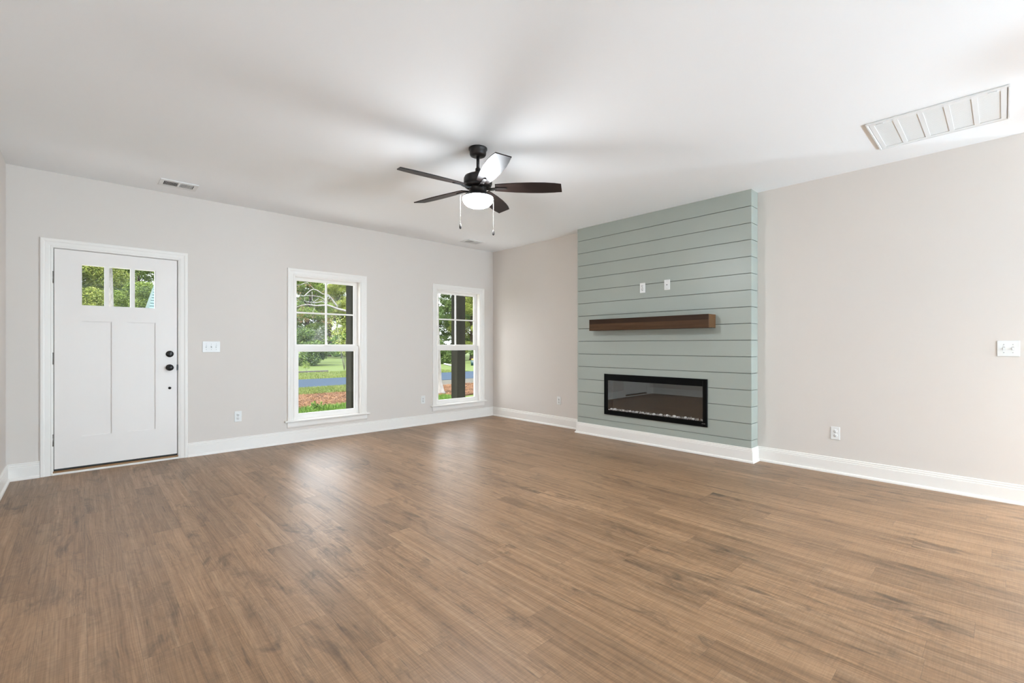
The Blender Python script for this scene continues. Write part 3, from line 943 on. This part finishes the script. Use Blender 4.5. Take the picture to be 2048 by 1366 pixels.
def pendant(x, y, label, first=[None]):  # out of view, added to light the floor towards the right
    if first[0] is None:
        r = thing('fill_pendant', label, 'fill pendant', (x, y, H), 0, 'added fill pendants')
        MB().lathe([(0.0, -0.0005), (0.06, -0.0005), (0.06, -0.018), (0.0, -0.026)], 24).build('ceiling_rose', M['bronze'], r)
        MB().lathe([(0.0, -0.02), (0.005, -0.02), (0.005, -0.66), (0.0, -0.66)], 10).build('rod', M['bronze'], r)
        MB().lathe([(0.0, -0.655), (0.045, -0.66), (0.06, -0.70), (0.14, -0.76), (0.20, -0.84), (0.22, -0.90), (0.215, -0.90), (0.195, -0.842), (0.135, -0.765), (0.05, -0.705), (0.0, -0.70)], 32).build('lamp_shade', M['bronze'], r)
        MB().lathe([(0.095 * math.sin(PI * k / 16), -0.80 + 0.095 * math.cos(PI * k / 16)) for k in range(17)], 24).build('bulb', M['fill_pendant_glass'], r)
        first[0] = r
    else:
        r = copy_tree(first[0])
        r.location = (x, y, H)
        r['label'] = label
    return r
pendant(0.9, -6.9, 'lit metal-shaded pendant added round the corner for the warm glow on the floor')
pendant(-1.1, -7.8, 'lit metal-shaded pendant added behind the viewer to brighten the floor')

# ------------------------------------------------------------------ outdoors
ZG = -0.40
YR0, YR1 = 11.25, 15.9
def strip(name, label, cat, x0, x1, y0, y1, top, mat, kind='structure', wav=0.0, n=60, seed=1):
    q = random.Random(seed)
    a = [q.uniform(-wav, wav) for _ in range(n + 1)]
    b = [q.uniform(-wav, wav) for _ in range(n + 1)]
    v, f = [], []
    for i in range(n + 1):
        x = x0 + (x1 - x0) * i / n
        v += [(x, y0 + a[i], ZG - 0.02), (x, y0 + a[i], top), (x, y1 + b[i], top), (x, y1 + b[i], ZG - 0.02)]
    for i in range(n):
        for e in range(4):
            f.append((i * 4 + e, i * 4 + (e + 1) % 4, i * 4 + 4 + (e + 1) % 4, i * 4 + 4 + e))
    f += [(0, 1, 2, 3), tuple(4 * n + k for k in (3, 2, 1, 0))]
    mb = MB(); mb.faces(v, f)
    return tag(mb.build(name, mat), label, cat, kind=kind)
g = MB().box(-90, 120, 0.16, 140, ZG - 0.3, ZG)
g.box(-90, 120, -60, -11.6, ZG - 0.3, ZG)
tag(g.build('ground', M['grass']), 'mown green lawn outside the windows', 'lawn', kind='structure')
strip('road', 'asphalt road crossing the yard, tinted with a painted blue sky reflection', 'road', -90, 120, YR0, YR1, ZG + 0.03, M['asphalt'])
strip('verge', 'leaf-strewn grass verge on the near side of the road', 'grass', -60, 3.6, 8.9, YR0 + 0.05, ZG + 0.025, M['grass_near'], wav=0.12, seed=2)
strip('sand_shoulder', 'pale sandy shoulder on the near side of the road', 'sand', 3.6, 60, 9.0, YR0 + 0.05, ZG + 0.024, M['gravel'], wav=0.15, seed=3)
strip('pine_straw_bed', 'reddish pine straw bed in front of the porch', 'pine straw', -25, 40, 5.65, 8.95, ZG + 0.035, M['straw'], kind='stuff', wav=0.14, n=120, seed=4)

# porch
tag(MB().box(-7.5, 2.6, 0.17, 1.95, ZG, -0.10, None, 0.01).build('porch_slab', M['porch']), 'grey concrete porch floor outside the front wall', 'porch', kind='structure')
tag(MB().box(-7.6, 2.7, 1.58, 1.82, 2.45, 2.72, M['porch_white']).build('porch_beam'), 'beam carried by the weathered porch posts', 'porch beam', kind='structure')
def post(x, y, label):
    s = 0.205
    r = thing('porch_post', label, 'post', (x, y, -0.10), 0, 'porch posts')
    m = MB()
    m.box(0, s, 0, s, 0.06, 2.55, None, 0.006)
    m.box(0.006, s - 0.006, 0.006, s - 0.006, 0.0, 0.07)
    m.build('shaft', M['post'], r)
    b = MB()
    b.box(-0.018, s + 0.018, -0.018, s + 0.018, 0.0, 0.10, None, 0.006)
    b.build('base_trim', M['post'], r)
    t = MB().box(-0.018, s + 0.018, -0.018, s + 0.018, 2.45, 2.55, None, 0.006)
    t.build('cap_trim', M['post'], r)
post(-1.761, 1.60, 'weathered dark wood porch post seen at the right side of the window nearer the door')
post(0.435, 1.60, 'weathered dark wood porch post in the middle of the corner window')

# foliage: clouds of small leaves
def leaf_cloud(seed, blobs, n, size, mat, name='foliage'):
    g = np.random.default_rng(seed)
    w = np.array([b[3] ** 2 for b in blobs])
    k = np.repeat(np.arange(len(blobs)), np.maximum(1, (n * w / w.sum()).astype(int)))
    n = len(k)
    B = np.array(blobs)[k]
    unit = lambda v: v / (np.linalg.norm(v, axis=1, keepdims=True) + 1e-9)
    d = unit(g.normal(size=(n, 3)))
    rr = B[:, 3:4] * g.uniform(0.55, 1.04, (n, 1))
    c = B[:, :3] + d * rr * np.stack([np.ones(n), np.ones(n), B[:, 4]], 1)
    a = unit(g.normal(size=(n, 3)) * [1, 1, 0.6])
    b = unit(np.cross(a, g.normal(size=(n, 3))))
    s = size * g.uniform(0.6, 1.3, (n, 1))
    m = np.cross(a, b) * s * 0.16
    v = np.stack([c - a * s, c - b * s * 0.5 + m, c + a * s, c + b * s * 0.5 + m], 1).reshape(-1, 3)
    i = np.arange(n)[:, None] * 4
    f = np.concatenate([i + [0, 1, 2], i + [0, 2, 3]], 1).reshape(-1)
    me = bpy.data.meshes.new(name)
    me.vertices.add(len(v)); me.vertices.foreach_set('co', v.astype(np.float32).ravel())
    me.loops.add(len(f)); me.loops.foreach_set('vertex_index', f.astype(np.int32))
    me.polygons.add(2 * n); me.polygons.foreach_set('loop_start', (np.arange(2 * n) * 3).astype(np.int32))
    me.update(calc_edges=True)
    me.materials.append(mat)
    return me
def crown(seed, h0, h1, rad, k):
    q = random.Random(seed)
    bl = []
    for _ in range(k):
        t = q.random()
        z = h0 + (h1 - h0) * t
        w = rad * (0.45 + 0.75 * math.sin(PI * min(1, 0.15 + t * 0.8)))
        a = q.uniform(0, 2 * PI)
        rr = w * math.sqrt(q.random())
        br = q.uniform(0.75, 1.3) * rad * 0.42
        bl.append((rr * math.cos(a), rr * math.sin(a), z, br, 0.62))
    return bl
def trunk_mesh(seed, h, r0, lean=0.4, t0=0.35):
    q = random.Random(seed)
    dx, dy = q.uniform(-lean, lean), q.uniform(-lean, lean)
    pts = [(dx * t * t * h * 0.12, dy * t * t * h * 0.12, h * t) for t in (0, 0.03, 0.1, 0.3, 0.6, 1)]
    mb = MB().tube(pts, [r0 * 1.7, r0 * 1.25, r0, r0 * 0.85, r0 * 0.6, r0 * 0.2], 10)
    for _ in range(5):
        t = q.uniform(t0, 0.85)
        a = q.uniform(0, 6.28)
        p = Vector((dx * t * t * h * 0.12, dy * t * t * h * 0.12, h * t))
        e = p + Vector((math.cos(a), math.sin(a), 0.6)) * h * 0.2
        m_ = (p + e) / 2 + Vector((0, 0, 0.1))
        mb.tube([p, m_, e], [r0 * 0.4, r0 * 0.28, r0 * 0.08], 6)
    return mb
KINDS = {}
def tree_kind(key, seed, h0, h1, rad, k, n, size, leaf, bark, r0):
    o = thing('tree', 'tree', 'tree', (0, 0, ZG), 0, 'woodland trees beyond the lawn')
    trunk_mesh(seed, h1 * 0.86, r0, 0.4, 0.72 if key == 'p' else 0.35).build('trunk', M[bark], o)
    fo = bpy.data.objects.new('foliage', leaf_cloud(seed, crown(seed, h0, h1, rad, k), n, size, M[leaf]))
    col.objects.link(fo); fo.parent = o
    KINDS[key] = [o, False]
def tree(key, x, y, label, rz=0.0, s=1.0, group='woodland trees beyond the lawn', name=None):
    o, used = KINDS[key]
    if used: o = copy_tree(o)
    else: KINDS[key][1] = True
    o.location = (x, y, ZG); o.rotation_euler = (0, 0, rz); o.scale = (s, s, s)
    if name: o.name = name
    tag(o, label, 'tree' if name is None else name.replace('_', ' '), group)
tree_kind('a', 1, 1.8, 11.6, 2.35, 46, 100000, 0.072, 'leaf_a', 'bark', 0.22)
tree_kind('b', 2, 0.8, 11.2, 2.30, 46, 100000, 0.072, 'leaf_b', 'bark', 0.25)
tree_kind('c', 3, 1.4, 10.6, 2.35, 44, 100000, 0.070, 'leaf_c', 'bark', 0.20)
tree_kind('s', 4, 0.4, 2.8, 1.2, 16, 18000, 0.08, 'leaf_e', 'bark', 0.06)
tree_kind('p', 6, 7.6, 12.0, 2.0, 20, 30000, 0.07, 'leaf_a', 'bark_pale', 0.19)
# behind the entry door's panes
tree('c', -5.6, 41.2, 'pale green leafy tree seen through the left pane of the entry door', 0.3)
tree('p', -3.63, 33.6, 'tall pale-trunked tree seen through the middle pane of the entry door', 1.0)
tree('a', -1.0, 50.0, 'bushy green tree seen through the right pane of the entry door', 2.0)
# behind the first window
tree('a', 16.6, 56.5, 'tall green tree in the middle of the view through the window nearer the door', 3.3)
tree('c', 24.8, 56.5, 'yellow-green tree behind the post in the window nearer the door', 1.8)
# behind the corner window
tree('b', 18.8, 33.0, 'dark green tree left of the post in the corner window', 2.6, 0.8)
tree('c', 25.4, 33.0, 'light green tree right of the post in the corner window', 4.2, 0.8)
WOOD = 'dense green tree in the woodland rows beyond the lawn'
for key, x, y, rz, s_ in (('b', -6.6, 58.5, 0.4, 1.0), ('a', 2.6, 59.0, 1.2, 1.0), ('b', -13.9, 48.2, 1.0, 1.0), ('a', -14.0, 39.6, 2.0, 1.0), ('c', -22.2, 44.0, 0.5, 1.0), ('b', 4.4, 67.5, 2.0, 1.0), ('a', -3.2, 67.5, 2.8, 1.1),
                          ('b', 8.4, 56.5, 0.9, 1.0), ('b', 15.4, 66.0, 3.3, 1.1), ('c', 24.4, 66.0, 1.7, 1.1), ('b', 33.4, 66.0, 0.1, 1.1), ('a', 19.8, 76.4, 5.5, 1.22), ('b', 29.8, 76.4, 5.0, 1.22), ('a', 15.5, 89.0, 0.7, 1.45), ('b', 27.5, 89.0, 4.0, 1.45), ('a', 39.5, 89.0, 2.2, 1.45), ('b', -2.0, 78.0, 0.7, 1.3), ('b', 33.2, 56.5, 2.5, 1.0),
                          ('a', 22.2, 40.0, 5.0, 0.85), ('b', 29.2, 40.0, 1.1, 0.85), ('b', 31.0, 47.5, 0.2, 0.9), ('a', 38.4, 47.5, 0.6, 0.9)):
    tree(key, x, y, WOOD, rz, s_)
UND = 'woodland shrubs along the far edge of the lawn'
for x, y, s_, rz in ((12.4, 50.3, 0.9, 0.3), (18.5, 50.2, 1.0, 1.2), (22.7, 50.2, 1.0, 2.1)):
    tree('s', x, y, 'low bright green shrub at the far edge of the lawn', rz, s_, UND, 'shrub')
tree_kind('d', 8, 0.3, 2.6, 1.55, 18, 24000, 0.075, 'leaf_b', 'bark', 0.06)
tree('d', 8.2, 31.7, 'rounded dark bush on the far lawn seen low in the window nearer the door', 0.0, 1.0, UND, 'bush')
tree('d', 17.4, 27.6, 'dark bush behind the white edging stones, left of the corner window post', 1.0, 0.7, UND, 'bush')
tree('d', 21.4, 26.0, 'dark bush behind the bin, right of the corner window post', 2.0, 0.8, UND, 'bush')
# bare trunks at the lawn's far edge
for i, (x, y, r_, lab) in enumerate(((19.4, 60.2, 0.24, 'leftmost of three bare brown trunks at the lawn edge'), (20.1, 60.4, 0.20, 'middle of three bare brown trunks at the lawn edge, leaning'), (20.85, 60.2, 0.26, 'rightmost of three bare brown trunks at the lawn edge'))):
    o = thing('bare_tree', lab, 'tree', (x, y, ZG), 0, 'bare trunks at the lawn edge')
    MB().tube([(0, 0, 0), (0.0, 0, 0.3), (0.05 * i, 0, 2), (0.1 * i, 0, 4), (0.12 * i, 0, 6)], [r_ * 1.5, r_ * 1.1, r_, r_ * 0.85, r_ * 0.6], 12).build('trunk', M['bark'], o)

# pale-barked tree whose limb sweeps across the window nearer the door
def pale_tree():
    r = thing('pale_tree', 'pale-barked tree at the left edge of the corner window, its limb crossing the other window', 'tree', (3.27, 6.45, ZG))
    t = MB()
    t.tube([(0, 0, 0), (0.0, 0, 0.12), (-0.03, 0, 0.45), (-0.06, 0.0, 1.3), (-0.10, 0, 2.2), (0.0, 0.1, 3.4), (0.2, 0.2, 5.0)], [0.28, 0.18, 0.125, 0.105, 0.09, 0.06, 0.02], 12)
    t.build('trunk', M['bark_pale'], r)
    # limbs: (x, z) along the house front, from the butt to the tip
    limbs = {
        'main': [(-2.85, 2.51), (-3.02, 2.53), (-3.24, 2.57), (-3.38, 2.61), (-3.49, 2.64), (-3.57, 2.65), (-3.79, 2.62), (-3.89, 2.62), (-4.02, 2.64), (-4.18, 2.61), (-4.33, 2.54), (-4.48, 2.52)],
        'second': [(-3.23, 2.58), (-3.26, 2.65), (-3.34, 2.75), (-3.41, 2.85), (-3.50, 2.94), (-3.63, 2.95), (-3.76, 3.04), (-3.85, 3.06), (-3.92, 3.03), (-4.02, 2.93), (-4.10, 2.86), (-4.23, 2.87), (-4.35, 2.84), (-4.50, 2.84)],
        'top': [(-3.88, 3.06), (-3.96, 3.15), (-4.04, 3.20), (-4.11, 3.19), (-4.22, 3.13), (-4.34, 3.11), (-4.48, 3.12)],
        'third': [(-3.57, 2.70), (-3.61, 2.81), (-3.71, 2.86), (-3.84, 2.88), (-4.04, 2.88), (-4.10, 2.86)],
        'low': [(-3.55, 2.64), (-3.63, 2.76), (-3.73, 2.72), (-3.87, 2.69), (-4.02, 2.70), (-4.13, 2.73), (-4.09, 2.84)],
        'twig': [(-3.92, 2.98), (-3.91, 2.78), (-3.88, 2.69), (-3.87, 2.55), (-3.91, 2.47), (-3.89, 2.33), (-3.87, 2.21)],
        'side': [(-3.87, 2.70), (-3.80, 2.77), (-3.71, 2.83)],
        'back': [(-4.28, 2.69), (-4.33, 2.72), (-4.45, 2.73)],
    }
    rad = {'main': (0.036, 0.007), 'second': (0.021, 0.006), 'top': (0.011, 0.004), 'third': (0.013, 0.006), 'low': (0.014, 0.005), 'twig': (0.008, 0.004), 'side': (0.009, 0.004), 'back': (0.008, 0.004)}
    q = random.Random(8)
    for k, pts in limbs.items():
        r0, r1 = rad[k]
        n = len(pts) - 1
        y0 = q.uniform(0.02, 0.10)
        MB().tube([(x, y0 + 0.05 * math.sin(2.3 * i / (n + 1) * 3 + y0 * 40) * (i > 0), z) for i, (x, z) in enumerate(pts)], [r0 + (r1 - r0) * i / n for i in range(n + 1)], 8).build('limb', M['bark_pale'], r)
    MB().tube([(-0.09, 0, 2.05), (-0.8, 0.03, 2.18), (-1.6, 0.05, 2.34), (-2.3, 0.06, 2.44), (-2.88, 0.06, 2.51)], [0.085, 0.070, 0.055, 0.044, 0.036], 10).build('limb', M['bark_pale'], r)
    MB().tube([(0.1, 0.15, 4.2), (0.8, 0.3, 4.9), (1.3, 0.4, 5.2)], [0.04, 0.03, 0.01], 8).build('limb', M['bark_pale'], r)
    q = random.Random(3)
    bl = [(-3.40, 0.1, 2.84, 0.12, 0.7), (-3.30, 0.1, 2.74, 0.08, 0.7), (-4.30, 0.1, 3.06, 0.12, 0.7), (-4.25, 0.1, 2.92, 0.10, 0.6), (-4.28, 0.1, 2.78, 0.12, 0.6), (-4.15, 0.1, 2.55, 0.12, 0.5), (-3.60, 0.1, 3.0, 0.10, 0.6),
          (-3.98, 0.1, 3.16, 0.10, 0.6), (-3.85, 0.15, 2.38, 0.14, 0.6), (-4.20, 0.15, 2.40, 0.14, 0.6), (-3.60, 0.15, 2.45, 0.12, 0.6), (-3.50, 0.2, 2.22, 0.16, 0.5), (-4.1, 0.2, 2.25, 0.16, 0.6), (-3.35, 0.2, 2.33, 0.12, 0.6),
          (0.3, 0.2, 4.9, 0.8, 0.6), (1.2, 0.4, 5.3, 0.8, 0.6), (-0.7, 0.3, 5.2, 0.8, 0.6)]
    fo = bpy.data.objects.new('foliage', leaf_cloud(44, bl, 11000, 0.017, M['leaf_d']))
    col.objects.link(fo); fo.parent = r
    fo['label'] = 'sparse leaves turning orange and green'
pale_tree()

# garden bits
def sprig(name, label, cat, x, y, h, n, spread, leaf, size, nl, bark='bark', group=None, seed=1):
    r = thing(name, label, cat, (x, y, ZG + 0.02), 0, group)
    q = random.Random(seed)
    st = MB()
    bl = []
    for i in range(n):
        a = q.uniform(0, 6.28)
        e = Vector((math.cos(a) * spread * q.uniform(0.3, 1), math.sin(a) * spread * q.uniform(0.3, 1), h * q.uniform(0.65, 1)))
        st.tube([(0, 0, 0), e * 0.5 + Vector((0, 0, h * 0.06)), e], [h * 0.004, h * 0.003, h * 0.0015], 5)
        for t in (0.55, 0.8, 1.0):
            bl.append((e.x * t, e.y * t, e.z * t, h * 0.13, 0.9))
    st.build('stem', M[bark], r)
    fo = bpy.data.objects.new('foliage', leaf_cloud(seed, bl, nl, size, M[leaf]))
    col.objects.link(fo); fo.parent = r
    return r
sprig('garden_plant', 'low leafy green plant at the bottom of the window nearer the door', 'plant', -0.98, 5.25, 0.20, 9, 0.24, 'leaf_e', 0.020, 420, seed=5)
sprig('sapling', 'thin leafy sapling on the far lawn', 'sapling', 4.75, 22.5, 0.6, 9, 0.35, 'leaf_a', 0.03, 420, 'bark_pale', seed=7)
sprig('small_tree', 'slender small tree on the lawn left of the post', 'tree', 6.95, 22.3, 3.2, 7, 0.9, 'leaf_c', 0.05, 1500, 'bark_pale', seed=9)
sprig('silvery_shrub', 'silvery green shrub left in the view through the window nearer the door', 'shrub', 9.9, 36.4, 3.4, 14, 1.1, 'leaf_f', 0.07, 5200, 'bark_pale', seed=11)
strip('lawn_edging', 'dark edging strip across the far lawn', 'edging', 1.0, 5.6, 21.4, 21.55, ZG + 0.10, M['dark_edging'], kind='thing', wav=0.02, n=20)
q = random.Random(12)
for i in range(13):
    t = i / 12
    x, y = 16.6 - 1.15 * t, 25.3 - 2.5 * t
    o = bpy.data.objects.new('edging_stone', pebble(0.095, 60 + i, M['white_stone'], 'edging_stone', 0.12))
    o.location = (x, y, ZG + 0.055)
    o.rotation_euler = (0, 0, q.uniform(0, 6))
    col.objects.link(o)
    tag(o, 'white edging stone in the row on the lawn left of the corner window post', 'stone', 'white edging stones on the lawn')
b = thing('bin', 'small dark teal bin with a yellow top at the right of the corner window', 'bin', (17.35, 22.5, ZG))
MB().lathe([(0.0, 0.0), (0.17, 0.0), (0.20, 0.42), (0.0, 0.42)], 20).build('bin_body', M['bin'], b)
MB().lathe([(0.0, 0.42), (0.15, 0.42), (0.14, 0.52), (0.0, 0.54)], 20).build('bin_lid', M['yellow'], b)

# loose litter on the ground
def litter(name, label, cat, seed, n, x0, x1, y0, y1, z, ln, wd, up, mat):
    g = np.random.default_rng(seed)
    c = np.stack([g.uniform(x0, x1, n), g.uniform(y0, y1, n), np.full(n, z) + g.uniform(0.0, 0.02, n)], 1)
    t = g.uniform(0, 2 * PI, n)
    u = g.uniform(up[0], up[1], n)
    a = np.stack([np.cos(t) * np.cos(u), np.sin(t) * np.cos(u), np.sin(u)], 1) * (ln * g.uniform(0.6, 1.3, n))[:, None]
    t2 = t + PI / 2 + g.uniform(-0.5, 0.5, n)
    b = np.stack([np.cos(t2), np.sin(t2), g.uniform(0.0, 0.5, n)], 1) * wd
    v = np.stack([c - b, c + b, c + a + b * 0.4, c + a - b * 0.4], 1).reshape(-1, 3)
    f = (np.arange(n)[:, None] * 4 + [0, 1, 2, 3]).reshape(-1)
    me = bpy.data.meshes.new(name)
    me.vertices.add(len(v)); me.vertices.foreach_set('co', v.astype(np.float32).ravel())
    me.loops.add(len(f)); me.loops.foreach_set('vertex_index', f.astype(np.int32))
    me.polygons.add(n); me.polygons.foreach_set('loop_start', (np.arange(n) * 4).astype(np.int32))
    me.update(calc_edges=True)
    me.materials.append(mat)
    o = bpy.data.objects.new(name, me)
    col.objects.link(o)
    return tag(o, label, cat, kind='stuff')
litter('pine_needles', 'loose pine needles over the reddish straw bed', 'pine needles', 1, 90000, -3.5, 9.0, 5.7, 8.95, ZG + 0.03, 0.10, 0.0042, (0.0, 0.45), M['needle'])
litter('verge_grass', 'short grass blades on the verge between straw bed and road', 'grass', 2, 30000, -2.0, 3.7, 8.95, 11.2, ZG + 0.02, 0.07, 0.006, (0.8, 1.5), M['blade_grass'])
litter('bed_grass', 'bright grass blades at the near edge of the straw bed', 'grass', 3, 30000, -3.5, 3.0, 4.0, 5.7, ZG, 0.10, 0.006, (0.8, 1.5), M['leaf_e'])
litter('fallen_leaves', 'dark fallen leaves scattered over the grass verge', 'leaves', 4, 260, -2.0, 3.5, 9.0, 11.2, ZG + 0.045, 0.06, 0.022, (0.0, 0.6), M['dead_leaf'])
litter('lawn_tufts', 'grass tufts on the lawn just across the road', 'grass', 5, 40000, 1.0, 12.0, 16.0, 21.3, ZG - 0.01, 0.05, 0.012, (0.7, 1.5), M['blade_grass'])

# neighbour's cottage with a steep teal roof
def cottage():
    r = thing('cottage', 'pale teal cottage with a steep metal roof beyond the lawn', 'house', (0.0, 38.0, ZG))
    x0, x1, yd = -1.4, 7.6, 5.0
    MB().box(x0, x1, -yd / 2, yd / 2, 0, 2.75).build('house_wall', M['teal_siding'], r)
    zr, ze, hip = 6.6, 2.7, 0.93
    xa, xb = -1.85, 8.1
    ya = yd / 2 + 0.4
    m = MB()
    m.faces([(xa, -ya, ze), (xb, -ya, ze), (xb, ya, ze), (xa, ya, ze), (xa + hip, 0, zr), (xb - hip, 0, zr)],
            [(0, 1, 5, 4), (1, 2, 5), (2, 3, 4, 5), (3, 0, 4), (0, 3, 2, 1)])
    ro = m.build('roof', M['teal_roof'], r)
    s = MB()
    for k in range(18):
        t = k / 18
        z = ze + (zr - ze) * t
        yy = -ya * (1 - t)
        s.box(xa + hip * t, xb - hip * t, yy - 0.03, yy + 0.05, z - 0.02, z + 0.035)
    s.build('roof_course', M['teal_siding'], ro)
cottage()
